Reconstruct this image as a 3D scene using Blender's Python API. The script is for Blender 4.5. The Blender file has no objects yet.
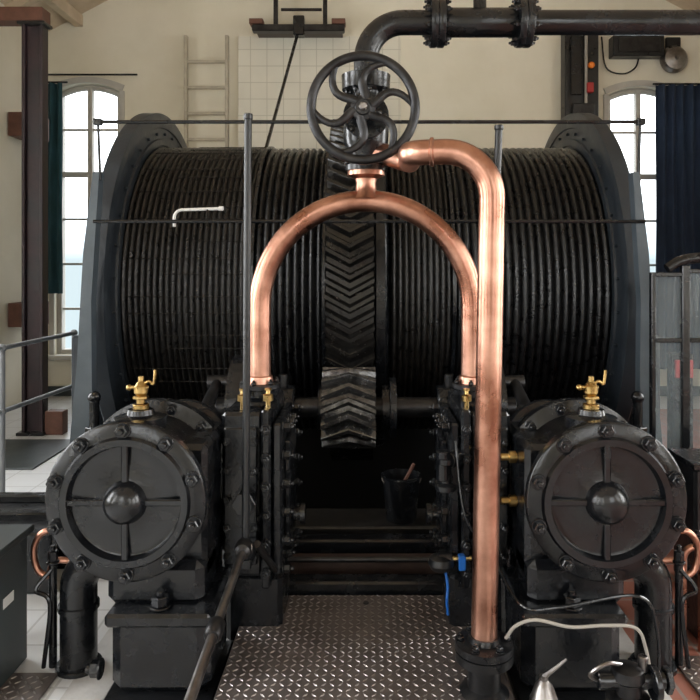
import bpy, math, random
from mathutils import Vector, Matrix
random.seed(4)
V=Vector
pi=math.pi
# ------------------------------------------------------------------ materials
def mat(name,c1,c2=None,rough=.4,rough2=None,metal=0.0,scale=6.0,bump=0.0,bscale=40.0,spec=None,coat=0):
    m=bpy.data.materials.new(name); m.use_nodes=True
    nt=m.node_tree; N=nt.nodes; L=nt.links
    b=N['Principled BSDF']
    tc=N.new('ShaderNodeTexCoord')
    b.inputs['Metallic'].default_value=metal
    if spec is not None: b.inputs['Specular IOR Level'].default_value=spec
    if coat: b.inputs['Coat Weight'].default_value=coat; b.inputs['Coat Roughness'].default_value=.12
    c2=c2 or c1
    n=N.new('ShaderNodeTexNoise'); n.inputs['Scale'].default_value=scale; n.inputs['Detail'].default_value=6; n.inputs['Roughness'].default_value=.6
    L.new(tc.outputs['Object'],n.inputs['Vector'])
    r=N.new('ShaderNodeValToRGB'); r.color_ramp.elements[0].position=.35; r.color_ramp.elements[1].position=.68
    r.color_ramp.elements[0].color=(*c1,1); r.color_ramp.elements[1].color=(*c2,1)
    L.new(n.outputs['Fac'],r.inputs['Fac']); L.new(r.outputs['Color'],b.inputs['Base Color'])
    mr=N.new('ShaderNodeMapRange'); mr.inputs['From Min'].default_value=.3; mr.inputs['From Max'].default_value=.7
    mr.inputs['To Min'].default_value=rough; mr.inputs['To Max'].default_value=rough2 if rough2 is not None else rough*1.25
    L.new(n.outputs['Fac'],mr.inputs['Value']); L.new(mr.outputs['Result'],b.inputs['Roughness'])
    if bump:
        n2=N.new('ShaderNodeTexNoise'); n2.inputs['Scale'].default_value=bscale; n2.inputs['Detail'].default_value=4
        L.new(tc.outputs['Object'],n2.inputs['Vector'])
        bp=N.new('ShaderNodeBump'); bp.inputs['Strength'].default_value=bump; bp.inputs['Distance'].default_value=.01
        L.new(n2.outputs['Fac'],bp.inputs['Height']); L.new(bp.outputs['Normal'],b.inputs['Normal'])
    return m
def tiles(name,c1,c2,mortar,w,h,offset=0.0,msize=.01,rough=.4,vertical=False,bump=.3):
    m=bpy.data.materials.new(name); m.use_nodes=True
    nt=m.node_tree; N=nt.nodes; L=nt.links; b=N['Principled BSDF']
    tc=N.new('ShaderNodeTexCoord'); mp=N.new('ShaderNodeMapping')
    if vertical: mp.inputs['Rotation'].default_value=(pi/2,0,0)
    L.new(tc.outputs['Object'],mp.inputs['Vector'])
    t=N.new('ShaderNodeTexBrick'); t.offset=offset; t.squash=1
    t.inputs['Scale'].default_value=1; t.inputs['Brick Width'].default_value=w; t.inputs['Row Height'].default_value=h
    t.inputs['Mortar Size'].default_value=msize; t.inputs['Color1'].default_value=(*c1,1); t.inputs['Color2'].default_value=(*c2,1); t.inputs['Mortar'].default_value=(*mortar,1)
    L.new(mp.outputs['Vector'],t.inputs['Vector'])
    n=N.new('ShaderNodeTexNoise'); n.inputs['Scale'].default_value=3; n.inputs['Detail'].default_value=6
    L.new(tc.outputs['Object'],n.inputs['Vector'])
    mx=N.new('ShaderNodeMixRGB'); mx.blend_type='MULTIPLY'; mx.inputs['Fac'].default_value=.25
    L.new(t.outputs['Color'],mx.inputs['Color1'])
    hs=N.new('ShaderNodeRGBToBW'); L.new(n.outputs['Color'],hs.inputs['Color']); L.new(hs.outputs['Val'],mx.inputs['Color2'])
    L.new(mx.outputs['Color'],b.inputs['Base Color']); b.inputs['Roughness'].default_value=rough
    bp=N.new('ShaderNodeBump'); bp.inputs['Strength'].default_value=bump; bp.inputs['Distance'].default_value=.004; bp.invert=True
    L.new(t.outputs['Fac'],bp.inputs['Height']); L.new(bp.outputs['Normal'],b.inputs['Normal'])
    return m
BLACK=mat('black_paint',(.0035,.004,.005),(.008,.009,.011),rough=.15,rough2=.34,bump=.12,bscale=45,scale=9)
BLACK2=mat('black_satin',(.005,.0055,.0065),(.011,.012,.014),rough=.25,rough2=.42,bump=.2,bscale=40)
ROPE=mat('greased_rope',(.002,.002,.0025),(.006,.006,.0065),rough=.20,rough2=.45,bump=.35,bscale=90,scale=14)
ROPE2=mat('greased_rope_brown',(.0025,.0025,.0025),(.011,.009,.0075),rough=.22,rough2=.48,bump=.5,bscale=80,scale=22)
SLATE=mat('slate_paint',(.011,.015,.020),(.020,.026,.033),rough=.35,rough2=.5,bump=.15)
BLUEG=mat('bluegrey_paint',(.045,.060,.073),(.07,.088,.105),rough=.4,rough2=.55)
GEAR=mat('greasy_gear_steel',(.005,.005,.005),(.012,.011,.010),rough=.12,rough2=.3,bump=.15,bscale=30,scale=20)
GEAR2=mat('greasy_pinion_steel',(.04,.04,.04),(.16,.16,.16),rough=.12,rough2=.3,metal=.8,bump=.2,bscale=40,scale=20)
COPPER=mat('copper',(.30,.135,.09),(.68,.385,.285),rough=.24,rough2=.42,metal=1,scale=4,bump=.25,bscale=10)
BRASS=mat('brass',(.34,.22,.08),(.55,.39,.16),rough=.22,rough2=.4,metal=1,scale=20)
STEEL=mat('polished_steel',(.20,.185,.18),(.34,.32,.31),rough=.25,rough2=.42,metal=1,scale=12)
DSTEEL=mat('dark_steel',(.025,.025,.027),(.055,.054,.055),rough=.28,rough2=.42,metal=.8,scale=12)
PLATE=mat('chequer_plate_steel',(.12,.10,.093),(.21,.185,.175),rough=.32,rough2=.5,metal=.6,scale=4,bump=.15)
PLATE2=mat('chequer_worn_lozenge',(.30,.27,.255),(.46,.43,.41),rough=.28,rough2=.42,metal=.8,scale=6)
RAIL=mat('grey_rail_paint',(.14,.15,.16),(.20,.21,.22),rough=.35)
WALL=mat('cream_plaster',(.68,.64,.52),(.76,.72,.61),rough=.85,scale=1.2,bump=.1,bscale=20)
TRIM=mat('window_paint',(.42,.40,.36),(.50,.48,.44),rough=.5)
WOOD=mat('pine_boards',(.50,.40,.28),(.62,.51,.38),rough=.6,scale=4,bump=.1)
DWOOD=mat('brown_wood',(.09,.035,.022),(.14,.06,.04),rough=.5,scale=10)
BEAM=mat('oily_brown_beam',(.02,.011,.008),(.05,.028,.02),rough=.4,scale=10)
RUST=mat('maroon_column_paint',(.014,.010,.014),(.04,.02,.025),rough=.45,scale=5)
LADDER=mat('weathered_ladder_wood',(.36,.32,.25),(.48,.43,.34),rough=.7,scale=10)
CURT=mat('navy_curtain',(.012,.025,.055),(.025,.045,.09),rough=.85,scale=4)
CURT2=mat('teal_curtain',(.012,.05,.06),(.025,.08,.10),rough=.85,scale=4)
CONC=mat('concrete',(.42,.41,.40),(.60,.59,.58),rough=.6,scale=5,bump=.25,bscale=30)
GREY=mat('grey_cabinet_paint',(.022,.029,.03),(.035,.044,.046),rough=.4)
WHITE=mat('white_plastic',(.62,.62,.60),rough=.4)
BLUE=mat('blue_plastic',(.01,.10,.38),rough=.3)
RED=mat('red_plastic',(.35,.02,.02),rough=.4)
ORANGE=mat('orange_lamp',(.8,.2,.02),rough=.3)
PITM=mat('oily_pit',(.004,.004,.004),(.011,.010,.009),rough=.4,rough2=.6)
HOSE=mat('grey_hose',(.30,.28,.25),rough=.5)
FLOORL=tiles('pale_floor_tiles',(.72,.73,.74),(.68,.69,.70),(.50,.50,.50),.3,.3,msize=.006,rough=.3)
FLOORR=tiles('red_floor_tiles',(.36,.15,.11),(.30,.12,.09),(.27,.22,.2),.2,.2,msize=.008,rough=.4)
WTILE=tiles('cream_wall_tiles',(.78,.75,.65),(.76,.73,.63),(.58,.55,.46),.2,.2,msize=.005,rough=.35,vertical=True,bump=.2)
gm=bpy.data.materials.new('clear_glass'); gm.use_nodes=True
gb=gm.node_tree.nodes['Principled BSDF']; gb.inputs['Base Color'].default_value=(.55,.65,.7,1); gb.inputs['Roughness'].default_value=.03; gb.inputs['Alpha'].default_value=.10
GLASS=gm
# ------------------------------------------------------------------ builder
def frame(d):
    d=V(d).normalized(); a=V((0,0,1)) if abs(d.z)<.9 else V((1,0,0))
    u=a.cross(d).normalized(); w=d.cross(u).normalized(); return u,w,d
class B:
    def __init__(s,name): s.name=name; s.v=[]; s.f=[]; s.m=[]; s.mats=[]
    def mi(s,m):
        if m not in s.mats: s.mats.append(m)
        return s.mats.index(m)
    def add(s,vs,fs,m):
        o=len(s.v); s.v+= [tuple(x) for x in vs]; k=s.mi(m)
        for f in fs: s.f.append(tuple(i+o for i in f)); s.m.append(k)
    def box(s,lo,hi,m,c=.004,rot=None):
        lo=V(lo);hi=V(hi); lo,hi=V(map(min,lo,hi)),V(map(max,lo,hi)); ce=(lo+hi)/2; h=(hi-lo)/2; c=min(c,min(h)*.45)
        vs=[];idx={}
        for sx in(-1,1):
            for sy in(-1,1):
                for sz in(-1,1):
                    for a in range(3):
                        q=[h[i]-(0 if i==a else c) for i in range(3)]
                        idx[(sx,sy,sz,a)]=len(vs); p=V((sx*q[0],sy*q[1],sz*q[2]))
                        if rot is not None: p=rot@p
                        vs.append(ce+p)
        fs=[]
        for a in range(3):
            b,d=[i for i in range(3) if i!=a]
            for sg in(-1,1):
                def k(x,y,ax=a):
                    t=[0,0,0];t[a]=sg;t[b]=x;t[d]=y; return idx[(*t,ax)]
                fs.append((k(-1,-1),k(1,-1),k(1,1),k(-1,1)))
            for x in(-1,1):
                for y in(-1,1):
                    def e(sg,ax):
                        t=[0,0,0];t[a]=sg;t[b]=x;t[d]=y; return idx[(*t,ax)]
                    fs.append((e(-1,b),e(1,b),e(1,d),e(-1,d)))
        for sx in(-1,1):
            for sy in(-1,1):
                for sz in(-1,1): fs.append(tuple(idx[(sx,sy,sz,a)] for a in range(3)))
        s.add(vs,fs,m)
    def lathe(s,o,d,prof,m,n=48):
        o=V(o);u,w,d=frame(d); vs=[];rings=[]
        for r,h in prof:
            if r<1e-5: rings.append([len(vs)]); vs.append(o+d*h)
            else:
                rings.append(list(range(len(vs),len(vs)+n)))
                for i in range(n):
                    a=2*pi*i/n; vs.append(o+d*h+(u*math.cos(a)+w*math.sin(a))*r)
        fs=[]
        for A,C in zip(rings,rings[1:]):
            if len(A)==1 and len(C)==1: continue
            for i in range(n):
                j=(i+1)%n
                if len(A)==1: fs.append((A[0],C[i],C[j]))
                elif len(C)==1: fs.append((A[i],A[j],C[0]))
                else: fs.append((A[i],A[j],C[j],C[i]))
        s.add(vs,fs,m)
    def cyl(s,a,b,r,m,n=24,r2=None,c=.003):
        a=V(a);b=V(b);L=(b-a).length; r2=r if r2 is None else r2; c=min(c,r*.3,r2*.3,L*.3)
        s.lathe(a,b-a,[(0,0),(r-c,0),(r,c),(r2,L-c),(r2-c,L),(0,L)],m,n)
    def hexn(s,p,d,r,h,m):   # nut with washer and stud
        p=V(p);d=V(d).normalized()
        s.cyl(p,p+d*h*.2,r*1.25,m,16); s.cyl(p+d*h*.2,p+d*h,r,m,6); s.cyl(p+d*h,p+d*h*1.45,r*.5,m,10)
    def tube(s,pts,r,m,n=16,closed=False,cap=True,flat=1.0):
        pts=[V(p) for p in pts]; k=len(pts); vs=[];fs=[]
        t=[]
        for i in range(k):
            if closed: t.append((pts[(i+1)%k]-pts[i-1]).normalized())
            else: t.append((pts[min(i+1,k-1)]-pts[max(i-1,0)]).normalized())
        u,w,_=frame(t[0])
        for i in range(k):
            if i:
                q=t[i-1].rotation_difference(t[i]); u=q@u
                u=(u-t[i]*u.dot(t[i])).normalized()
            w=t[i].cross(u); rr=r(i/(k-1)) if callable(r) else r
            for j in range(n):
                a=2*pi*j/n; vs.append(pts[i]+(u*math.cos(a)*flat+w*math.sin(a))*rr)
        for i in range(k if closed else k-1):
            i2=(i+1)%k
            for j in range(n):
                j2=(j+1)%n; fs.append((i*n+j,i*n+j2,i2*n+j2,i2*n+j))
        if cap and not closed: fs.append(tuple(range(n))); fs.append(tuple((k-1)*n+j for j in range(n)))
        s.add(vs,fs,m)
    def prism(s,poly,ax,a,b,m):
        vs=[]
        for t in(a,b):
            for p in poly:
                q=list(p); q.insert(ax,t); vs.append(q)
        n=len(poly); fs=[tuple(range(n)),tuple(range(n,2*n))]+[(i,(i+1)%n,n+(i+1)%n,n+i) for i in range(n)]
        s.add(vs,fs,m)
    def ball(s,c,r,m,n=20,sz=1.0):
        c=V(c); pr=[(r*math.sin(pi*i/10),-r*sz*math.cos(pi*i/10)) for i in range(11)]
        pr[0]=(0,-r*sz);pr[-1]=(0,r*sz); s.lathe(c,(0,0,1),pr,m,n)
    def sheet(s,f,nu,nv,m):
        vs=[f(i/nu,j/nv) for i in range(nu+1) for j in range(nv+1)]
        fs=[(i*(nv+1)+j,(i+1)*(nv+1)+j,(i+1)*(nv+1)+j+1,i*(nv+1)+j+1) for i in range(nu) for j in range(nv)]
        s.add(vs,fs,m)
    def done(s,angle=35,norm=True):
        me=bpy.data.meshes.new(s.name); me.from_pydata(s.v,[],s.f)
        for m in s.mats: me.materials.append(m)
        me.polygons.foreach_set('material_index',s.m)
        if norm:
            import bmesh
            bm=bmesh.new(); bm.from_mesh(me); bmesh.ops.recalc_face_normals(bm,faces=bm.faces); bm.to_mesh(me); bm.free()
        me.polygons.foreach_set('use_smooth',[True]*len(me.polygons))
        me.set_sharp_from_angle(angle=math.radians(angle)); me.update()
        o=bpy.data.objects.new(s.name,me); bpy.context.scene.collection.objects.link(o); return o
def fillet(pts,r,n=12):
    pts=[V(p) for p in pts]; out=[pts[0]]
    for i in range(1,len(pts)-1):
        p=pts[i];a=(pts[i-1]-p).normalized();b=(pts[i+1]-p).normalized(); ph=a.angle(b)
        rr=r[i-1] if isinstance(r,(list,tuple)) else r
        if ph>pi-.02: out.append(p); continue
        t=rr/math.tan(ph/2); st=p+a*t; en=p+b*t; c=p+(a+b).normalized()*rr/math.sin(ph/2)
        v0=st-c;v1=en-c;om=v0.angle(v1)
        for k in range(n+1):
            f=k/n; out.append(c+(v0*math.sin((1-f)*om)+v1*math.sin(f*om))/math.sin(om))
    out.append(pts[-1]); return out
def spline(pts,n=8):
    pts=[V(p) for p in pts]; P=[pts[0]*2-pts[1]]+pts+[pts[-1]*2-pts[-2]]; out=[]
    for i in range(1,len(P)-2):
        for k in range(n):
            t=k/n; a,b,c,d=P[i-1:i+3]
            out.append(.5*((2*b)+(c-a)*t+(2*a-5*b+4*c-d)*t*t+(3*b-a-3*c+d)*t**3))
    out.append(pts[-1]); return out
# ------------------------------------------------------------------ room shell
XL,XR,YB,YF=-3.9,4.4,8.5,-3.0
EAVE=4.4; XC=(XL+XR)/2; RIDGE=EAVE+(XR-XC)*.53
def wall(name,axis,pos,thick,lo,hi,top,openings,gable=False,arch=0):
    b=B(name)
    us=sorted({lo,hi}|{o[0] for o in openings}|{o[1] for o in openings}); zs=sorted({-.05,top}|{o[2] for o in openings}|{o[3] for o in openings})
    for i in range(len(us)-1):
        for j in range(len(zs)-1):
            u=(us[i]+us[i+1])/2;z=(zs[j]+zs[j+1])/2
            if any(o[0]<u<o[1] and o[2]<z<o[3] for o in openings): continue
            if axis=='y': b.box((us[i],pos,zs[j]),(us[i+1],pos+thick,zs[j+1]),WALL,0)
            else: b.box((pos,us[i],zs[j]),(pos+thick,us[i+1],zs[j+1]),WALL,0)
    if gable: b.prism([(XL,top),(XR,top),(XC,RIDGE)],1,pos,pos+thick,WALL)
    if arch:
        for o in openings:
            n=12; hw=(o[1]-o[0])/2; um=(o[0]+o[1])/2
            for i in range(n):
                a=-1+2*i/n; c=-1+2*(i+1)/n
                b.prism([(um+a*hw,o[3]-arch*a*a-.0001),(um+c*hw,o[3]-arch*c*c-.0001),(um+c*hw,o[3]+.001),(um+a*hw,o[3]+.001)],1,pos,pos+thick,WALL)
    b.done()
bw=[(-3.78,-2.99,.5,3.80),(2.94,3.74,.5,3.76)]
sw=[(y-.6,y+.6,.8,3.6) for y in(-1.4,1.4,4.4)]
fw=[(-2.6,-1.2,.8,3.6),(1.7,3.1,.8,3.6)]
wall('wall_back','y',YB,.3,XL,XR,EAVE,bw,True,arch=.10)
wall('wall_front','y',YF-.3,.3,XL,XR,EAVE,fw,True)
wall('wall_left','x',XL-.3,.3,YF,YB,EAVE,sw)
wall('wall_right','x',XR,.3,YF,YB,EAVE,sw)
b=B('ceiling')
for s_,xe in((-1,XL),(1,XR)):
    b.prism([(xe+s_*.3,EAVE-.159),(XC,RIDGE),(XC,RIDGE+.1),(xe+s_*.3,EAVE-.05)],1,YF-.3,YB+.3,WOOD)
    for t in(.1,.5):
        x=xe+(XC-xe)*t; z=EAVE+(RIDGE-EAVE)*t
        b.box((x-.05,YF,z-.14),(x+.05,YB,z-.0),WOOD)
for y in (1.5,4.5,7.6):
    for s_,xe in((-1,XL),(1,XR)):
        b.prism([(xe,EAVE-.10),(XC,RIDGE-.10),(XC,RIDGE),(xe,EAVE)],1,y-.05,y+.05,WOOD)
b.done()
b=B('floor')
for lo,hi,m in [((XL,YF,-.2),(-1.15,3.4,0),FLOORL),((XL,3.4,-.2),(-2.05,7.75,0),FLOORL),((XL,7.75,-.2),(XR,YB,0),FLOORL),
        ((2.05,3.4,-.2),(XR,7.75,0),FLOORR),((1.15,YF,-.2),(XR,3.4,0),FLOORR),((-1.15,YF,-.2),(1.15,3.4,0),CONC),
        ((-2.05,3.4,-.2),(-.62,4.3,0),FLOORL),((.62,3.4,-.2),(2.05,4.3,0),FLOORR)]: b.box(lo,hi,m,0)
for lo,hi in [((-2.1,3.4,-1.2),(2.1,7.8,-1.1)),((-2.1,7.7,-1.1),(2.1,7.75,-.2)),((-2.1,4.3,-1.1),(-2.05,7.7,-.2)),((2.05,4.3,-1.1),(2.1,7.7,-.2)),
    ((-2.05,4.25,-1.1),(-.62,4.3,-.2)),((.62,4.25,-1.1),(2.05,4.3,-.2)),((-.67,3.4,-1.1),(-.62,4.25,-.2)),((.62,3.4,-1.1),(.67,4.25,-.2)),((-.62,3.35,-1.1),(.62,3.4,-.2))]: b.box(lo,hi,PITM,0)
b.done()
def window(name,axis,pos,u0,u1,z0,z1,cols=2,rows=6,arch=0):
    b=B(name)
    def bx(a0,a1,c0,c1,d0,d1,m=TRIM):
        if axis=='y': b.box((a0,pos+d0,c0),(a1,pos+d1,c1),m)
        else: b.box((pos+d0,a0,c0),(pos+d1,a1,c1),m)
    t=.055; um=(u0+u1)/2
    bx(u0,u0+t,z0,z1-arch,-.05,.05);bx(u1-t,u1,z0,z1-arch,-.05,.05);bx(u0+t,u1-t,z0,z0+t,-.05,.05)
    if arch:
        pts=[(um+k*(u1-u0)/2*.97,pos,z1-arch*k*k-.03) for k in [-1+i/8 for i in range(17)]]
        b.tube(pts,.04,TRIM,8)
    else: bx(u0+t,u1-t,z1-t,z1,-.05,.05)
    bx(um-.03,um+.03,z0+t,z1-t+.02,-.04,.04)
    for side in(0,1):
        a=u0+t if side==0 else um+.03; e=um-.03 if side==0 else u1-t
        for i in range(1,cols): 
            x=a+(e-a)*i/cols; bx(x-.01,x+.01,z0+t,z1-t,-.015,.015)
    for j in range(1,rows):
        z=z0+(z1-z0)*j/rows; h=.035 if j==rows-2 else .014
        bx(u0+t,u1-t,z-h,z+h,-.02,.02)
    b.done()
k=1
for o in bw: window('window_%d'%k,'y',YB+.12,*o,cols=1,arch=.10); k+=1
for o in fw: window('window_%d'%k,'y',YF-.12,*o,cols=2); k+=1
for o in sw: window('window_%d'%k,'x',XL-.12,*o,cols=2); k+=1
for o in sw: window('window_%d'%k,'x',XR+.12,*o,cols=2); k+=1
k=1
for o in bw:   # architrave with shallow arch
    b=B('trim_%d'%k); k+=1; um=(o[0]+o[1])/2; hw=(o[1]-o[0])/2
    b.box((o[0]-.06,YB-.02,o[2]-.07),(o[0],YB-.001,o[3]-.10),TRIM);b.box((o[1],YB-.02,o[2]-.07),(o[1]+.06,YB-.001,o[3]-.10),TRIM)
    for i in range(12):
        a=-1+i/6;c=-1+(i+1)/6
        b.prism([(um+a*(hw+.03),o[3]-.10*a*a),(um+c*(hw+.03),o[3]-.10*c*c),(um+c*(hw+.06),o[3]+.07-.10*c*c),(um+a*(hw+.06),o[3]+.07-.10*a*a)],1,YB-.02,YB-.001,TRIM)
    b.box((o[0]-.1,YB-.1,o[2]-.05),(o[1]+.1,YB-.001,o[2]),TRIM); b.done()
b=B('trim_3'); b.box((-1.55,YB-.02,1.2),(.42,YB-.001,4.36),WTILE,.002); b.done()
b=B('baseboard_back'); b.box((XL,YB-.02,0),(XR,YB-.001,.12),GREY); b.done()
# ------------------------------------------------------------------ winding drum
DY,DZ=6.0,1.41
b=B('winding_drum')
def ropeprof(x0,x1,p,r,amp,q=6):
    n=round((x1-x0)/p); p=(x1-x0)/n; out=[]
    for i in range(n):
        for j in range(q):
            a=pi*(j+.0)/q; out.append((r+amp*(abs(math.sin(a))-.5)*2, x0+p*(i+j/q)))
    out.append((r-amp,x1)); return out
for x0,x1,p,r,m,am in [(-1.70,-.80,.043,1.178,ROPE2,.011),(-.78,-.30,.056,1.168,ROPE,.015),(.17,.60,.043,1.168,ROPE2,.011),(.62,1.70,.056,1.172,ROPE,.015)]:
    b.lathe((0,DY,DZ),(1,0,0),ropeprof(x0,x1,p,r,am),m,160)
for x in(-.79,.61): b.lathe((0,DY,DZ),(1,0,0),[(1.1,x-.012),(1.198,x-.012),(1.198,x+.012),(1.1,x+.012)],BLACK,160)
# cross lashings on the outer coils
for k in range(56):
    a=2*pi*k/56+random.uniform(-.02,.02); x0=random.choice([-1.65,-1.4,-1.2]); 
    pts=[(x,DY-1.19*math.cos(a),DZ+1.19*math.sin(a)) for x in (x0,-.84)]
    b.tube(pts,.004,ROPE2,6)
b.lathe((0,DY,DZ),(1,0,0),[(1.1,.06),(1.30,.06),(1.31,.07),(1.31,.13),(1.30,.14),(1.22,.15),(1.1,.17)],BLACK,160)
b.lathe((0,DY,DZ),(1,0,0),[(1.1,-.275),(1.25,-.28),(1.25,-.30),(1.1,-.32)],BLACK,120)
for s_ in(-1,1):
    pr=[(0.2,1.70),(1.20,1.70),(1.205,1.685),(1.255,1.685),(1.26,1.70),(1.345,1.70),(1.35,1.69),(1.44,1.69),(1.468,1.70),(1.468,1.80),(1.46,1.81),(1.36,1.81),(1.36,1.80),(.2,1.80)]
    b.lathe((0,DY,DZ),(s_,0,0),pr,SLATE,160)
    for i in range(36):
        a=2*pi*(i+.5)/36
        b.cyl((s_*1.70,DY-1.30*math.cos(a),DZ+1.30*math.sin(a)),(s_*1.68,DY-1.30*math.cos(a),DZ+1.30*math.sin(a)),.012,SLATE,8)
    b.cyl((s_*1.5,DY,DZ),(s_*2.09,DY,DZ),.13,DSTEEL,32)
b.done(30)
for s_ in(-1,1):
    b=B('drum_bearing_pedestal')
    b.box((s_*2.10,DY-.45,-1.1),(s_*2.34,DY+.45,1.05),SLATE,.02)
    b.box((s_*2.11,DY-.28,1.05),(s_*2.33,DY+.28,1.45),SLATE,.05); b.lathe((s_*2.10,DY,1.41),(s_,0,0),[(.0,0),(.25,0),(.25,.24),(0,.24)],SLATE)
    b.done()
# big herringbone gear
def herring(b,cx,cy,cz,R,w,N,h,off,m,ph=0):
    b.lathe((cx,cy,cz),(1,0,0),[(0,-w/2+.004),(R-h,-w/2+.004),(R-h,w/2-.004),(0,w/2-.004)],m,max(64,N*2))
    for k in range(N):
        t0=2*pi*k/N+ph; p=2*pi/N; vs=[];fs=[]
        for xs,of in((-w/2,0),(-.001,off),(.001,off),(w/2,0)):
            for r,da in((R-h-.004,-.34),(R-.006,-.17),(R,-.12),(R,.12),(R-.006,.17),(R-h-.004,.34)):
                a=t0+of+da*p; vs.append((cx+xs,cy-r*math.cos(a),cz+r*math.sin(a)))
        for i in range(3):
            for j in range(5): fs.append((i*6+j,i*6+j+1,i*6+6+j+1,i*6+6+j))
        fs.append(tuple(range(6))); fs.append(tuple(range(18,24))); b.add(vs,fs,m)
b=B('herringbone_gear'); herring(b,-.107,DY,DZ,1.42,.325,84,.05,-.062,GEAR); b.done(25)
CY,CZ=4.47,.71
b=B('crankshaft')
herring(b,-.107,CY,CZ,.255,.335,16,.05,.28,GEAR2,ph=.1)
b.cyl((-.95,CY,CZ),(.95,CY,CZ),.065,DSTEEL,32)
for x in(-.30,.10): b.cyl((x,CY,CZ),(x+.05,CY,CZ),.14,BLACK,40)
b.cyl((.15,CY,CZ),(.19,CY,CZ),.19,BLACK,40)
for s_ in(-1,1):
    b.lathe((s_*.74,CY,CZ),(s_,0,0),[(0,0),(.1,0),(.11,.02),(.28,.02),(.31,.0),(.33,.0),(.33,.1),(0,.1)],BLACK,64)
    b.cyl((s_*.84,CY-.12,CZ+.18),(s_*.98,CY-.12,CZ+.18),.045,DSTEEL)
b.done()
for s_ in(-1,1):
    b=B('crankshaft_bearing')
    b.box((s_*.46,CY-.22,-1.1),(s_*.62,CY+.22,.62),BLACK,.02)
    b.box((s_*.45,CY-.17,.62),(s_*.61,CY+.17,.80),BLACK,.03)
    b.lathe((s_*.45,CY,CZ),(s_,0,0),[(0,0),(.13,0),(.14,.01),(.14,.16),(0,.16)],BLACK)
    for dy in(-.15,.15): b.hexn((s_*.53,CY+dy,.80),(0,0,1),.025,.04,BLACK)
    b.cyl((s_*.53,CY,.84),(s_*.53,CY,.92),.03,DSTEEL)
    b.done()
# brake posts
for s_ in(-1,1):
    b=B('brake_post')
    poly=[(-1.67,2.2),(-1.71,2.2),(-1.77,1.7),(-1.81,1.0),(-1.90,0),(-1.72,0),(-1.715,.8),(-1.72,1.4)]
    b.prism([(s_*-p[0],p[1]) for p in poly],1,4.38,4.46,BLUEG)
    b.box((s_*1.70,4.30,0),(s_*1.95,4.5,.05),BLUEG)
    b.cyl((s_*1.68,4.33,.30),(s_*1.68,4.33,.78),.03,BLACK); b.cyl((s_*1.68,4.33,.5),(s_*1.68,4.33,.62),.055,BLACK,6); b.ball((s_*1.68,4.33,.8),.04,BLACK)
    b.box((s_*1.64,4.30,.28),(s_*1.80,4.40,.36),BLACK)
    b.done()
b=B('drum_guard_rail')
for z in(2.51,1.89): b.cyl((-1.70,4.36,z),(1.74,4.36,z),.0115,BLACK,10)
for x in(-1.67,1.71):
    b.box((x-.025,4.34,2.49),(x+.025,4.38,2.53),BLACK); b.cyl((x,4.36,2.53),(x,4.40,2.15),.009,BLACK,8)
b.done()
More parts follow.
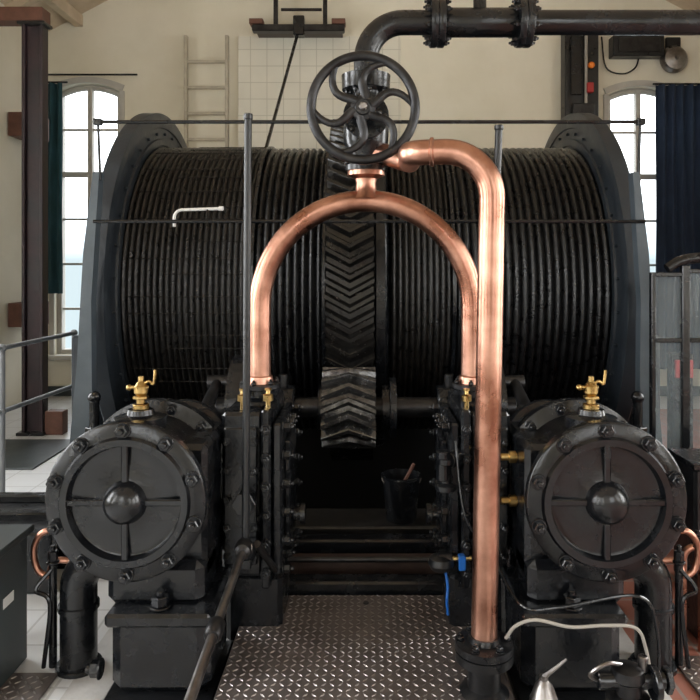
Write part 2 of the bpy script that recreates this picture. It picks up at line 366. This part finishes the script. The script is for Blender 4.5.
# ------------------------------------------------------------------ steam engine cylinders
CX,FZ=.90,.745
for s_ in(-1,1):
    b=B('steam_cylinder'); x=s_*CX; o=(x,2.6,FZ)
    pr=[(0,-.052),(.03,-.05),(.055,-.04),(.072,-.018),(.078,.0),(.082,.014),(.19,.030),(.205,.026),(.214,-.006),(.238,-.006),(.247,.008),(.292,.010),(.30,.016),(.30,.05),(.295,.055),(.0,.055)]
    b.lathe(o,(0,1,0),pr,BLACK,72)
    for a in range(4):
        d=V((math.cos(a*pi/2),0,math.sin(a*pi/2))); c=V(o)+d*.145; R=Matrix.Rotation(-a*pi/2,3,'Y')
        b.box(c-V((.072,.006,.012))+V((0,.008,0)),c+V((.072,.020,.012)),BLACK,.005,rot=R)
    for i in range(10):
        a=2*pi*(i+.5)/10+.02; b.hexn((x+.270*math.cos(a),2.608,FZ+.270*math.sin(a)),(0,-1,0),.024,.03,BLACK)
    b.lathe((x,2.65,FZ),(0,1,0),[(0,0),(.285,.0),(.29,.03),(.25,.045),(.25,.33),(.29,.345),(.305,.35),(.305,.40),(.26,.405),(.20,.42),(.14,.50),(0,.5)],BLACK,72)
    for i in range(12):
        a=2*pi*(i+.5)/12; b.hexn((x+.275*math.cos(a),3.0,FZ+.275*math.sin(a)),(0,-1,0),.02,.03,BLACK)
    # steam port block
    b.box((s_*.62,2.72,.40),(s_*.84,3.14,.93),BLACK,.02)
    b.lathe((x,2.80,FZ+.24),(0,0,1),[(0,0),(.10,0),(.10,.04),(.055,.05),(.05,.07),(0,.07)],BLACK,32)
    # feet
    b.box((s_*.56,2.56,0),(s_*.97,2.98,.035),BLACK2,.008)
    b.box((s_*.58,2.58,.03),(s_*.95,2.96,.34),BLACK,.045)
    b.box((s_*.62,2.66,.33),(s_*.99,2.92,.50),BLACK,.03)
    b.box((s_*.57,2.56,.30),(s_*.96,2.98,.35),BLACK,.018)
    b.hexn((s_*.77,2.62,.35),(0,0,1),.032,.045,BLACK)
    b.hexn((s_*.99,2.62,.12),(s_,0,0),.03,.04,BLACK)
    # crosshead guide, bed, rods
    b.box((s_*.70,3.3,0),(s_*1.12,4.9,.36),BLACK,.03)
    b.lathe((x,3.14,FZ),(0,1,0),[(.12,0),(.20,.0),(.22,.03),(.22,.10),(.19,.12),(.19,.30),(.21,.32),(.21,.36),(.17,.36)],BLACK,48)
    b.box((s_*.78,3.3,.36),(s_*1.02,4.1,.5),BLACK,.02)
    b.cyl((x,3.1,FZ),(x,3.75,FZ),.03,STEEL); b.box((x-.08,3.68,FZ-.11),(x+.08,3.86,FZ+.11),DSTEEL,.02)
    b.tube([(s_*.92,3.8,FZ),(s_*.92,4.35,.89)],.035,DSTEEL)
    # drain and exhaust elbow
    b.tube(fillet([(s_*.95,2.84,.46),(s_*1.165,2.84,.43),(s_*1.165,2.84,0)],.12),.072,BLACK,24)
    b.cyl((s_*1.165,2.84,0),(s_*1.165,2.84,.02),.09,BLACK)
    b.lathe((s_*1.165,2.84,.24),(0,0,1),[(.07,0),(.08,.0),(.08,.02),(.07,.02)],BLACK)
    # lubricator on top
    q=V((s_*.90,2.80,FZ+.31))
    b.cyl(q,q+V((0,0,.02)),.032,BRASS,20); b.cyl(q+V((0,0,.02)),q+V((0,0,.05)),.018,BRASS,12); b.cyl(q+V((0,0,.04)),q+V((0,0,.052)),.032,BRASS,6)
    b.lathe(q+V((0,0,.05)),(0,0,1),[(0,0),(.016,0),(.027,.015),(.027,.04),(.016,.055),(.011,.06),(.011,.08),(.0,.08)],BRASS,20)
    b.tube(spline([q+V((0,0,.09)),q+V((.03,0,.11)),q+V((.050,0,.10)),q+V((.058,0,.155))],5),.006,BRASS,10)
    b.cyl(q+V((-.045,0,.085)),q+V((.03,0,.085)),.008,BRASS,10); b.ball(q+V((-.048,0,.085)),.012,BRASS)
    b.done()
    # valve chest
    b=B('valve_chest')
    b.box((s_*.44,2.98,.30),(s_*.615,3.38,1.0),BLACK,.015)
    b.box((s_*.40,2.93,.27),(s_*.44,3.42,1.02),BLACK,.01)
    b.box((s_*.355,2.95,.32),(s_*.395,3.40,.96),BLACK,.01)
    b.box((s_*.33,3.05,.40),(s_*.355,3.30,.86),BLACK,.01)
    b.box((s_*.46,2.955,.36),(s_*.60,2.98,.94),BLACK,.01)
    for zz in (.34,.46,.58,.70,.82,.94):
        for yy in (2.975,3.37): b.hexn((s_*.355,yy,zz),(-s_,0,0),.020,.034,BLACK)
        b.hexn((s_*.42,2.93,zz),(0,-1,0),.018,.03,BLACK)
    for zz in(.4,.52,.64,.76,.88):
        for xx in(.475,.585): b.hexn((s_*xx,2.955,zz),(0,-1,0),.015,.024,BLACK)
    for yy in(3.09,3.17,3.26):
        b.hexn((s_*.355,yy,.92),(-s_,0,0),.018,.03,BLACK); b.hexn((s_*.355,yy,.36),(-s_,0,0),.018,.03,BLACK)
    # top flanged neck for steam pipe
    xx=s_*.485
    b.lathe((xx,3.2,1.0),(0,0,1),[(0,0),(.085,0),(.075,.02),(.06,.03),(.06,.045),(.095,.045),(.095,.066),(0,.066)],BLACK,40)
    b.lathe((xx,3.2,1.069),(0,0,1),[(0,0),(.092,0),(.092,.018),(.06,.022),(0,.022)],DSTEEL,40)
    for i in range(6):
        a=2*pi*i/6+.3; b.hexn((xx+.076*math.cos(a),3.2+.076*math.sin(a),1.087),(0,0,1),.012,.018,BLACK)
    # grease cups
    for dx,dy in((.06,-.16),(-.05,-.17)):
        p=V((xx+dx,3.2+dy,1.0)); b.cyl(p,p+V((0,0,.05)),.010,BRASS,10); b.lathe(p+V((0,0,.04)),(0,0,1),[(0,0),(.022,0),(.022,.025),(.010,.03),(.008,.045),(.015,.045),(.015,.053),(0,.056)],BRASS,16)
    # valve spindle gland and rod running back
    b.cyl((s_*.5,3.38,.65),(s_*.5,3.52,.65),.06,BLACK); b.cyl((s_*.5,3.5,.65),(s_*.5,4.3,.68),.018,DSTEEL)
    b.lathe((s_*.35,3.12,.52),(-s_,0,0),[(0,0),(.05,0),(.05,.02),(.03,.03),(.03,.06),(.045,.06),(.045,.08),(0,.08)],BLACK,24)
    b.cyl((s_*.50,2.86,.65),(s_*.50,2.96,.65),.04,BLACK,24); b.cyl((s_*.50,2.855,.65),(s_*.50,2.865,.65),.05,BLACK,6)
    b.box((s_*.36,3.0,.0),(s_*.60,3.34,.3),BLACK,.02)
    b.done()
b=B('drain_cock')
b.cyl((.30,2.93,.40),(.36,2.93,.40),.03,BLACK); b.lathe((.315,2.93,.36),(0,0,1),[(0,0),(.045,.0),(.055,.02),(.05,.045),(.02,.06),(0,.06)],BLACK2,24)
b.box((.385,2.90,.36),(.415,2.94,.42),BLUE,.004); b.tube(spline([(.33,2.92,.36),(.34,2.91,.29),(.335,2.9,.24),(.34,2.9,.18)],5),.006,BLUE,8)
b.tube([(.36,2.93,.40),(.44,2.94,.40)],.012,BRASS,10)
b.done()
b=B('relief_valve')
for z in(.66,.84):
    b.lathe((.615,2.88,z),(-1,0,0),[(0,-.03),(.018,-.03),(.018,0),(.025,0),(.025,.025),(.015,.03),(.015,.06),(0,.06)],BRASS,16)
    b.tube([(.56,2.88,z),(.5,2.96,z)],.01,BRASS,8)
b.cyl((.34,2.9,.82),(.42,2.98,.82),.035,BLACK,20); b.cyl((.32,2.9,.74),(.32,2.9,.86),.03,BLACK,20)
b.lathe((.33,2.9,.70),(0,0,1),[(0,0),(.045,0),(.045,.02),(.025,.03),(.025,.1),(.04,.11),(.04,.13),(0,.14)],BLACK,20)
b.done()
# ------------------------------------------------------------------ copper steam pipes, valve
AY=3.2
b=B('copper_arch_pipe')
pts=[(-.485,AY,1.08)]
for i in range(41):
    a=pi-pi*i/40; pts.append((.485*math.cos(a),AY,1.435+.485*math.sin(a)))
pts.append((.485,AY,1.08)); b.tube(pts,.05,COPPER,28)
b.lathe((0,AY,1.93),(0,0,1),[(.07,0),(.05,.03),(.045,.07),(.05,.09),(.085,.105),(.085,.125),(0,.125)],COPPER,36)
for x in(-.485,.485): b.lathe((x,AY,1.09),(0,0,1),[(.05,0),(.062,0),(.058,.03),(.05,.035)],COPPER,28)
b.done()
b=B('copper_feed_pipe')
b.tube(fillet([(.03,3.19,2.15),(.195,3.12,2.085),(.165,2.60,2.048),(.462,2.55,2.05),(.430,2.55,.26)],[.06,.062,.17]),.047,COPPER,28)
b.lathe((.235,2.588,2.049),(1,-.17,0),[(.047,0),(.054,.004),(.054,.014),(.047,.018)],COPPER,28)
b.lathe((.430,2.55,.235),(0,0,1),[(0,0),(.105,0),(.105,.025),(.06,.032),(.055,.05),(0,.05)],BLACK2,36)
b.lathe((.430,2.55,.08),(0,0,1),[(0,0),(.09,0),(.06,.02),(.06,.11),(.105,.12),(.105,.15),(0,.15)],BLACK2,36)
for i in range(6):
    a=2*pi*i/6; b.hexn((.43+.085*math.cos(a),2.55+.085*math.sin(a),.262),(0,0,1),.013,.02,BLACK)
b.done()
b=B('stop_valve')
b.lathe((0,AY,2.056),(0,0,1),[(0,0),(.095,0),(.095,.025),(.06,.035),(.065,.07),(.10,.12),(.105,.19),(.09,.25),(.062,.30),(.062,.36),(.11,.37),(.11,.40),(.11,.405),(.112,.435),(0,.44)],BLACK,44)
for z in(2.085,2.425,):
    for i in range(8):
        a=2*pi*i/8+.2; b.hexn((.088*math.cos(a),AY+.088*math.sin(a),z),(0,0,-1 if z>2.3 else 1),.011,.018,BLACK)
b.cyl((0,3.2,2.27),(0,3.06,2.28),.075,BLACK,32); b.cyl((0,3.07,2.28),(0,3.05,2.28),.10,BLACK,32)
for i in range(8):
    a=2*pi*i/8; b.hexn((.083*math.cos(a),3.05,2.28+.083*math.sin(a)),(0,-1,0),.011,.016,BLACK)
for sx in(-1,1): b.tube(spline([(sx*.05,3.05,2.28),(sx*.06,3.0,2.28),(sx*.03,2.965,2.28)],4),.012,BLACK,8)
b.cyl((0,3.06,2.285),(-.01,2.88,2.287),.014,STEEL,16)
# handwheel
wc=V((-.012,2.93,2.287)); R=.218
b.tube([wc+V((R*math.cos(2*pi*i/72),0,R*math.sin(2*pi*i/72))) for i in range(72)],.020,DSTEEL,14,closed=True)
b.lathe(wc+V((0,.03,0)),(0,-1,0),[(0,0),(.05,0),(.052,.04),(.035,.045),(.03,.055),(0,.055)],DSTEEL,32)
b.cyl(wc+V((0,-.02,0)),wc+V((0,-.045,0)),.018,STEEL,6)
for k in range(6):
    a0=2*pi*k/6+.25; p=[]
    for i in range(13):
        t=i/12; r=.035+(R-.035)*t; a=a0+.5*math.sin(t*pi)*(1-.35*t)-.25*t
        p.append(wc+V((r*math.cos(a),.0,r*math.sin(a))))
    b.tube(p,lambda t:.021-.008*t,DSTEEL,12,flat=.8)
b.done()
b=B('overhead_steam_main')
b.tube(fillet([(0,AY,2.50),(0,AY,2.735),(4.39,AY,2.735)],.17),.056,BLACK,28)
for x in(.325,.72):
    for d in(-.032,.002): b.lathe((x+d,AY,2.735),(1,0,0),[(0,0),(.11,0),(.112,.004),(.112,.026),(.11,.03),(0,.03)],BLACK,40)
    for i in range(8):
        a=2*pi*(i+.5)/8
        c=V((x,AY+.09*math.cos(a),2.735+.09*math.sin(a))); b.hexn(c+V((.032,0,0)),(1,0,0),.012,.02,BLACK); b.hexn(c-V((.032,0,0)),(-1,0,0),.012,.02,BLACK)
b.lathe((.325,AY,2.735),(1,0,0),[(.056,.03),(.066,.06),(.066,.34),(.056,.37)],BLACK,28)
b.cyl((.52,AY,2.78),(.52,AY,3.1),.03,BLACK)
b.done()
# posts and reversing rod
b=B('indicator_post')
b.tube([(-.474,2.75,.44),(-.463,2.75,2.215)],.0145,BLACK2,14); b.cyl((-.463,2.75,2.20),(-.463,2.75,2.225),.018,BLACK)
b.box((-.50,2.73,.44),(-.45,2.95,.48),BLACK); b.done()
b=B('indicator_post')
b.tube([(.464,2.75,.44),(.522,2.75,2.17)],.0145,BLACK2,14); b.cyl((.522,2.75,2.16),(.522,2.75,2.18),.018,BLACK)
b.box((.44,2.73,.44),(.49,2.95,.48),BLACK); b.done()
b=B('reversing_rod')
b.tube([(-.474,2.70,.53),(-.478,1.0,.385)],.0155,STEEL,16)
b.lathe((-.4755,2.24,.4908),(0,-1,-.085),[(0,0),(.022,0),(.028,.01),(.028,.07),(.022,.08),(0,.08)],DSTEEL,20)
b.lathe((-.474,2.74,.53),(0,-1,0),[(0,0),(.034,0),(.036,.02),(.03,.06),(.018,.07),(0,.07)],DSTEEL,20)
b.cyl((-.505,2.72,.53),(-.44,2.72,.53),.02,STEEL,16)
b.box((-.50,.96,.0),(-.456,1.04,.9),BLACK,.01); b.ball((-.478,1.0,.93),.035,BLACK)
b.tube([(-.43,2.76,.53),(-.40,2.9,.40),(-.37,3.0,.30)],.015,DSTEEL,10)
b.done()
# ------------------------------------------------------------------ floor plates and bed
def chequer(name,x0,x1,y0,y1,zt,th=.02):
    b=B(name); b.box((x0,y0,zt-th),(x1,y1,zt),PLATE,.003); p=.031; i=0; y=y0+p/2; vs=[];fs=[]
    while y<y1-p/3:
        x=x0+p/2;j=0
        while x<x1-p/3:
            a=pi/4 if (i+j)%2 else -pi/4; c,s=math.cos(a),math.sin(a); k=len(vs)
            for u,v,h in((-.0155,0,-.0005),(0,-.0052,-.0005),(.0155,0,-.0005),(0,.0052,-.0005),(-.008,0,.003),(.008,0,.003)):
                vs.append((x+u*c-v*s,y+u*s+v*c,zt+h))
            fs+=[(k,k+1,k+5,k+4),(k+1,k+2,k+5),(k+2,k+3,k+4,k+5),(k+3,k,k+4)]
            x+=p;j+=1
        y+=p;i+=1
    b.add(vs,fs,PLATE2)
    return b
b=chequer('chequer_plate_walkway',-.545,.53,1.3,3.28,.08)
b.box((-.53,1.32,0),(-.48,3.26,.06),BLACK);b.box((.47,1.32,0),(.52,3.26,.06),BLACK)
for x in(-.5,0,.47): b.cyl((x,3.2,.079),(x,3.2,.086),.014,DSTEEL,10)
b.done()
b=chequer('chequer_plate_cover',-1.52,-1.22,2.45,2.78,.012,.01); b.done()
b=chequer('chequer_plate_cover',1.26,1.6,2.2,2.9,.012,.01); b.done()
b=B('engine_bed_beams')
b.box((-.60,3.30,-.02),(.60,3.40,.13),BLACK,.01); b.box((-.62,3.5,-.02),(.62,3.56,.16),BEAM,.006)
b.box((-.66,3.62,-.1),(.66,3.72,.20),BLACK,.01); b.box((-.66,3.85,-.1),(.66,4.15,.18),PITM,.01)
for x in(-.62,.62): b.box((x-.04,3.30,-.1),(x+.04,4.25,.12),BLACK,.01)
b.cyl((-.6,3.46,.17),(.6,3.46,.17),.014,DSTEEL)
b.done()
b=B('bucket')
b.lathe((.20,3.97,.18),(0,0,1),[(0,0),(.082,0),(.085,.005),(.108,.24),(.114,.245),(.114,.255),(.104,.255),(.08,.012),(0,.012)],BLACK,40)
b.tube([V((.20+.11*math.cos(a),3.97-.03*math.sin(a)-.02,.42-.05*math.sin(a))) for a in [pi*i/16 for i in range(17)]],.004,STEEL,8)
b.tube([(.17,3.98,.3),(.27,3.95,.50)],.009,DWOOD,8)
b.done()
b=B('grease_pipe')
b.tube(fillet([(-1.21,4.42,1.86),(-1.21,4.42,1.965),(-.91,4.42,1.975)],.05,8),.010,WHITE,12); b.cyl((-.93,4.42,1.975),(-.90,4.42,1.975),.015,WHITE)
b.tube([(-1.0,4.42,1.975),(-1.0,4.37,1.89)],.006,BLACK,8); b.done()
# ------------------------------------------------------------------ back of hall
b=B('wooden_ladder')
for x0,x1 in((-2.17,-2.13),(-1.68,-1.64)): b.box((x0,8.33,0),(x1,8.40,4.33),LADDER,.006)
z=.3
while z<4.3: b.box((-2.13,8.345,z-.018),(-1.68,8.385,z+.018),LADDER,.006); z+=.31
b.done()
b=B('hoist_beam')
b.box((-1.33,8.15,4.32),(-.25,8.27,4.40),DSTEEL,.01); b.box((-1.36,8.13,4.40),(-1.2,8.29,4.46),DWOOD,.005);b.box((-.4,8.13,4.40),(-.24,8.29,4.46),DWOOD,.005)
for x in(-1.06,-.48): b.box((x-.025,8.2,4.4),(x+.025,8.26,6.2),DSTEEL,.005)
b.box((-1.0,8.22,4.58),(-.52,8.25,4.61),DSTEEL); b.box((-.85,8.14,4.27),(-.72,8.28,4.50),BLACK,.01)
b.box((-1.3,8.27,4.34),(-.28,8.48,4.38),BEAM,.005)
b.done()
b=B('winding_rope'); b.tube([(-.80,8.2,4.30),(-.98,6.75,2.67),(-1.0,6.3,2.585)],.018,BLACK,12); b.done()
b=B('steel_column')
for x0,x1 in((-3.25,-3.22),(-3.08,-3.05)): b.box((x0,6.6,0),(x1,6.72,3.9),RUST,.004)
b.box((-3.22,6.645,0),(-3.08,6.675,3.9),RUST,.002); b.box((-3.28,6.55,0),(-3.02,6.77,.03),BLACK2); b.box((-3.28,6.57,3.87),(-3.02,6.75,3.9),BLACK2)
b.box((-3.89,6.57,3.9),(-3.04,6.75,4.03),DWOOD,.005); b.box((-3.03,6.6,.0),(-2.86,6.72,.22),DWOOD,.005)
b.done()
b=B('wall_bracket')
for z in(3.0,.92): b.box((-3.89,7.6,z),(-3.62,8.0,z+.26),DWOOD,.006)
b.box((-3.8,7.7,1.18),(-3.68,7.85,1.26),WHITE,.01); b.box((-3.66,7.65,1.3),(-3.64,7.68,2.9),RAIL,.002)
b.done()
def curtain(name,x0,x1,z0,z1,y,m,w):
    b=B(name)
    b.sheet(lambda u,v:(x0+(x1-x0)*u,y+.035*math.sin(2*pi*u*w)+.01*math.sin(9*v+20*u),z0+(z1-z0)*v),int(w*10),10,m)
    b.cyl((x0-.04,y,z1+.01),(x1+.06,y,z1+.01),.012,BLACK,10)
    o=b.done(80,False); mo=o.modifiers.new('thick','SOLIDIFY'); mo.thickness=.004
curtain('curtain',3.46,4.02,.35,3.74,8.35,CURT,5)
curtain('curtain',-3.84,-3.62,1.25,3.76,8.35,CURT2,2)
b=B('curtain_rail'); b.cyl((-3.85,8.42,3.88),(-2.75,8.42,3.88),.012,BLACK); b.done()
b=B('switch_panel')
b.box((2.36,8.3,1.6),(2.76,8.49,4.38),BLACK2,.01); b.box((2.44,8.24,2.7),(2.70,8.3,3.5),DSTEEL,.01); b.box((2.42,8.26,3.6),(2.55,8.3,4.3),BLACK,.01)
for z in(3.15,3.95): b.ball((2.66,8.26,z),.04,ORANGE)
b.cyl((2.60,8.27,3.3),(2.60,8.27,4.3),.018,HOSE); b.box((2.60,8.22,3.62),(2.68,8.3,3.74),RED,.01); b.done()
b=B('meter_box'); b.box((2.94,8.32,4.08),(3.55,8.49,4.33),BLACK2,.01); b.box((3.0,8.3,4.12),(3.49,8.32,4.29),DSTEEL,.01)
b.tube(spline([(2.85,8.47,4.35),(2.9,8.46,3.98),(3.1,8.46,3.90),(3.25,8.46,3.97),(3.3,8.46,4.1)],6),.010,BLACK,8); b.done()
b=B('alarm_bell')
b.lathe((3.70,8.49,4.06),(0,-1,0),[(0,0),(.05,0),(.05,.05),(.165,.06),(.165,.09),(.13,.14),(.06,.165),(.03,.17),(.02,.19),(0,.19)],STEEL,40); b.box((3.62,8.44,4.2),(3.80,8.49,4.34),BLACK2,.01); b.done()
# ------------------------------------------------------------------ side items
b=B('pipe_handrail')
p0=V((-2.52,4.85,0)); p1=V((-2.44,5.85,0)); pz=V((-2.80,3.2,0))
for p in(p0,p1,pz): b.cyl(p,p+V((0,0,1.04)),.019,RAIL); b.cyl(p,p+V((0,0,.015)),.05,RAIL); b.ball(p+V((0,0,1.04)),.030,RAIL); b.ball(p+V((0,0,.6)),.028,RAIL)
for z in(1.04,.6): b.tube([pz+V((0,0,z)),p0+V((0,0,z)),p1+V((0,0,z))],.017,RAIL,14)
b.done()
b=B('glazed_screen')
Yg=4.0
def fr(x0,x1,z0,z1,m=BLACK): b.box((x0,Yg-.02,z0),(x1,Yg+.02,z1),m,.004)
fr(1.625,1.65,0,1.58);fr(1.80,1.845,0,1.62);fr(2.5,2.54,0,1.62)
for z in(.02,.52,1.18,1.555): fr(1.65,1.80,z,z+.025)
for z in(.02,.52,1.18,1.575): fr(1.845,2.5,z,z+.025)
b.tube(spline([(1.72,Yg,1.60),(1.80,Yg,1.645),(1.95,Yg,1.665),(2.3,Yg,1.66),(2.52,Yg,1.60)],6),.03,BLACK,12)
b.box((1.65,Yg-.004,.55),(1.80,Yg+.004,1.555),GLASS,0); b.box((1.845,Yg-.004,.55),(2.5,Yg+.004,1.575),GLASS,0)
b.box((1.65,Yg-.005,.05),(1.80,Yg+.005,.52),BLACK2,0); b.box((1.845,Yg-.005,.05),(2.5,Yg+.005,.52),BLACK2,0)
b.done()
b=B('control_desk'); b.box((2.5,4.4,0),(3.2,4.9,.85),GREY,.02); b.box((2.55,4.45,.85),(3.15,4.85,.90),DSTEEL,.01); b.box((2.06,4.7,0),(2.2,4.8,1.02),BLACK,.01); b.box((2.07,4.68,.86),(2.19,4.7,.98),RED,.01)
for x in(2.7,2.9): b.cyl((x,4.6,.9),(x,4.55,1.25),.012,STEEL); b.ball((x,4.55,1.26),.025,BLACK)
b.done()
b=B('gauge_board'); b.box((1.62,3.45,0),(2.1,3.7,.62),BLACK2,.015); b.box((1.60,3.42,.62),(2.12,3.72,.65),BLACK); 
for x in(1.72,1.86): b.cyl((x,3.45,.45),(x,3.42,.45),.05,STEEL,24)
b.done()
b=B('steel_cabinet')
b.box((-1.86,2.58,0),(-1.40,2.90,.52),GREY,.01); b.box((-1.88,2.56,.52),(-1.38,2.92,.55),GREY,.006); b.box((-1.402,2.70,.30),(-1.398,2.78,.34),WHITE,.001)
b.done()
b=B('pit_cover_frame')
for i in range(3): b.box((-2.4,3.45+.28*i,0),(-1.55+.02*i,3.52+.28*i,.30),BLACK,.008)
b.box((-2.4,3.52,.24),(-1.6,4.0,.26),BLACK2,.003); b.done()
b=B('floor_mat'); b.box((-3.4,5.5,0),(-2.62,6.4,.012),GREY); b.done()
for s_ in(-1,1):
    b=B('copper_drain_pipe')
    b.tube(spline([(s_*1.13,2.9,.50),(s_*1.22,2.86,.53),(s_*1.30,2.84,.55),(s_*1.345,2.84,.49),(s_*1.335,2.84,.40),(s_*1.29,2.84,.37),(s_*1.27,2.86,.42),(s_*1.18,2.88,.41)],6),.013,COPPER,12)
    b.hexn((s_*1.27,2.84,.42),(0,0,1),.02,.05,BLACK); b.cyl((s_*1.27,2.84,0),(s_*1.27,2.84,.42),.016,BLACK); b.tube(spline([(s_*1.27,2.83,.40),(s_*1.32,2.80,.33),(s_*1.26,2.79,.28),(s_*1.29,2.8,0.02)],6),.009,BLACK,8)
    b.done()
b=B('copper_branch_pipe')
b.tube(fillet([(1.36,3.0,.0),(1.36,3.0,.42),(2.2,3.0,.42)],.05),.015,COPPER,12); b.tube(fillet([(1.41,2.95,.0),(1.41,2.95,.36),(2.2,2.95,.36)],.04),.011,COPPER,10)
b.hexn((1.42,3.0,.42),(0,0,1),.022,.05,BLACK); b.box((1.43,2.97,0),(1.62,3.15,.28),BLACK2,.01); b.done()
b=B('grey_hose')
b.tube(spline([(.50,2.5,.30),(.53,2.47,.36),(.60,2.46,.385),(.72,2.47,.355),(.85,2.48,.355),(.96,2.49,.34),(1.0,2.5,.26),(1.02,2.5,.14),(1.02,2.45,.02)],8),.006,HOSE,10)
b.done()
b=B('power_cable'); b.tube(spline([(.37,2.9,.9),(.40,2.82,.62),(.50,2.78,.48),(.56,2.54,.40),(.7,2.52,.40),(.98,2.52,.44),(1.05,2.52,.3),(1.04,2.5,.02)],8),.006,BLACK,8); b.done()
b=B('lubricator_pump')
q=V((.86,2.3,0))
b.box(q+V((-.06,-.05,0)),q+V((.06,.05,.20)),BLACK2,.01); b.lathe(q+V((0,0,.20)),(0,0,1),[(0,0),(.07,0),(.07,.02),(.045,.03),(.045,.07),(.055,.08),(.05,.11),(.02,.125),(0,.125)],DSTEEL,28)
b.cyl(q+V((-.10,0,.27)),q+V((.12,0,.27)),.028,BLACK); b.cyl(q+V((.07,-.02,.27)),q+V((.09,-.02,.27)),.055,BLACK); b.cyl(q+V((.12,0,.27)),q+V((.14,0,.27)),.042,BLACK,6)
b.tube(spline([q+V((-.10,0,.27)),q+V((-.13,-.02,.30)),q+V((-.08,-.03,.34)),q+V((-.02,0,.32))],6),.007,STEEL,8)
b.cyl(q+V((.05,0,.3)),q+V((.05,0,.35)),.016,STEEL); b.done()
b=B('oil_can')
q=V((.60,2.36,0))
b.lathe(q,(0,0,1),[(0,0),(.046,0),(.048,.004),(.048,.17),(.045,.175),(.030,.215),(.014,.235),(.014,.25),(0,.25)],STEEL,32)
b.tube(spline([q+V((0,0,.245)),q+V((.03,-.01,.275)),q+V((.07,-.02,.315))],6),lambda t:.009-.005*t,STEEL,10)
b.tube(spline([q+V((-.045,0,.16)),q+V((-.085,0,.15)),q+V((-.085,0,.07)),q+V((-.046,0,.05))],6),.005,STEEL,8)
b.done()
# ------------------------------------------------------------------ light
w=bpy.data.worlds.new('overcast_sky'); bpy.context.scene.world=w; w.use_nodes=True
nt=w.node_tree; bg=nt.nodes['Background']; tc=nt.nodes.new('ShaderNodeTexCoord'); sp=nt.nodes.new('ShaderNodeSeparateXYZ'); rp=nt.nodes.new('ShaderNodeValToRGB')
nt.links.new(tc.outputs['Generated'],sp.inputs[0]); nt.links.new(sp.outputs['Z'],rp.inputs['Fac']); nt.links.new(rp.outputs['Color'],bg.inputs['Color'])
rp.color_ramp.elements[0].position=0; rp.color_ramp.elements[0].color=(.15,.18,.19,1)
e=rp.color_ramp.elements.new(.02); e.color=(.26,.30,.33,1)
rp.color_ramp.elements[-1].position=.12; rp.color_ramp.elements[-1].color=(.93,.97,1,1)
bg.inputs['Strength'].default_value=5
def area(name,loc,rot,sx,sy,p,col=(1,.985,.96)):
    l=bpy.data.lights.new(name,'AREA'); l.shape='RECTANGLE'; l.size=sx; l.size_y=sy; l.energy=p; l.color=col
    o=bpy.data.objects.new(name,l); o.location=loc; o.rotation_euler=rot; bpy.context.scene.collection.objects.link(o)
for o in sw:
    y=(o[0]+o[1])/2
    area('daylight_window',(XL-.32,y,2.2),(0,-pi/2,0),2.8,1.2,175,(.97,.985,1))
    area('daylight_window',(XR+.32,y,2.2),(0,pi/2,0),2.8,1.2,140,(1,.985,.96))
for o in fw: area('daylight_window',((o[0]+o[1])/2,YF-.32,2.2),(pi/2,0,0),1.4,2.8,45)
# ------------------------------------------------------------------ camera
c=bpy.data.cameras.new('camera'); c.lens=36; c.sensor_width=36; c.shift_x=-16/700; c.shift_y=-90/700; c.clip_start=.05
o=bpy.data.objects.new('camera',c); o.location=(0,0,1.65); o.rotation_euler=(pi/2,0,0); bpy.context.scene.collection.objects.link(o)
sc=bpy.context.scene; sc.camera=o
sc.view_settings.view_transform='Standard'; sc.view_settings.exposure=0
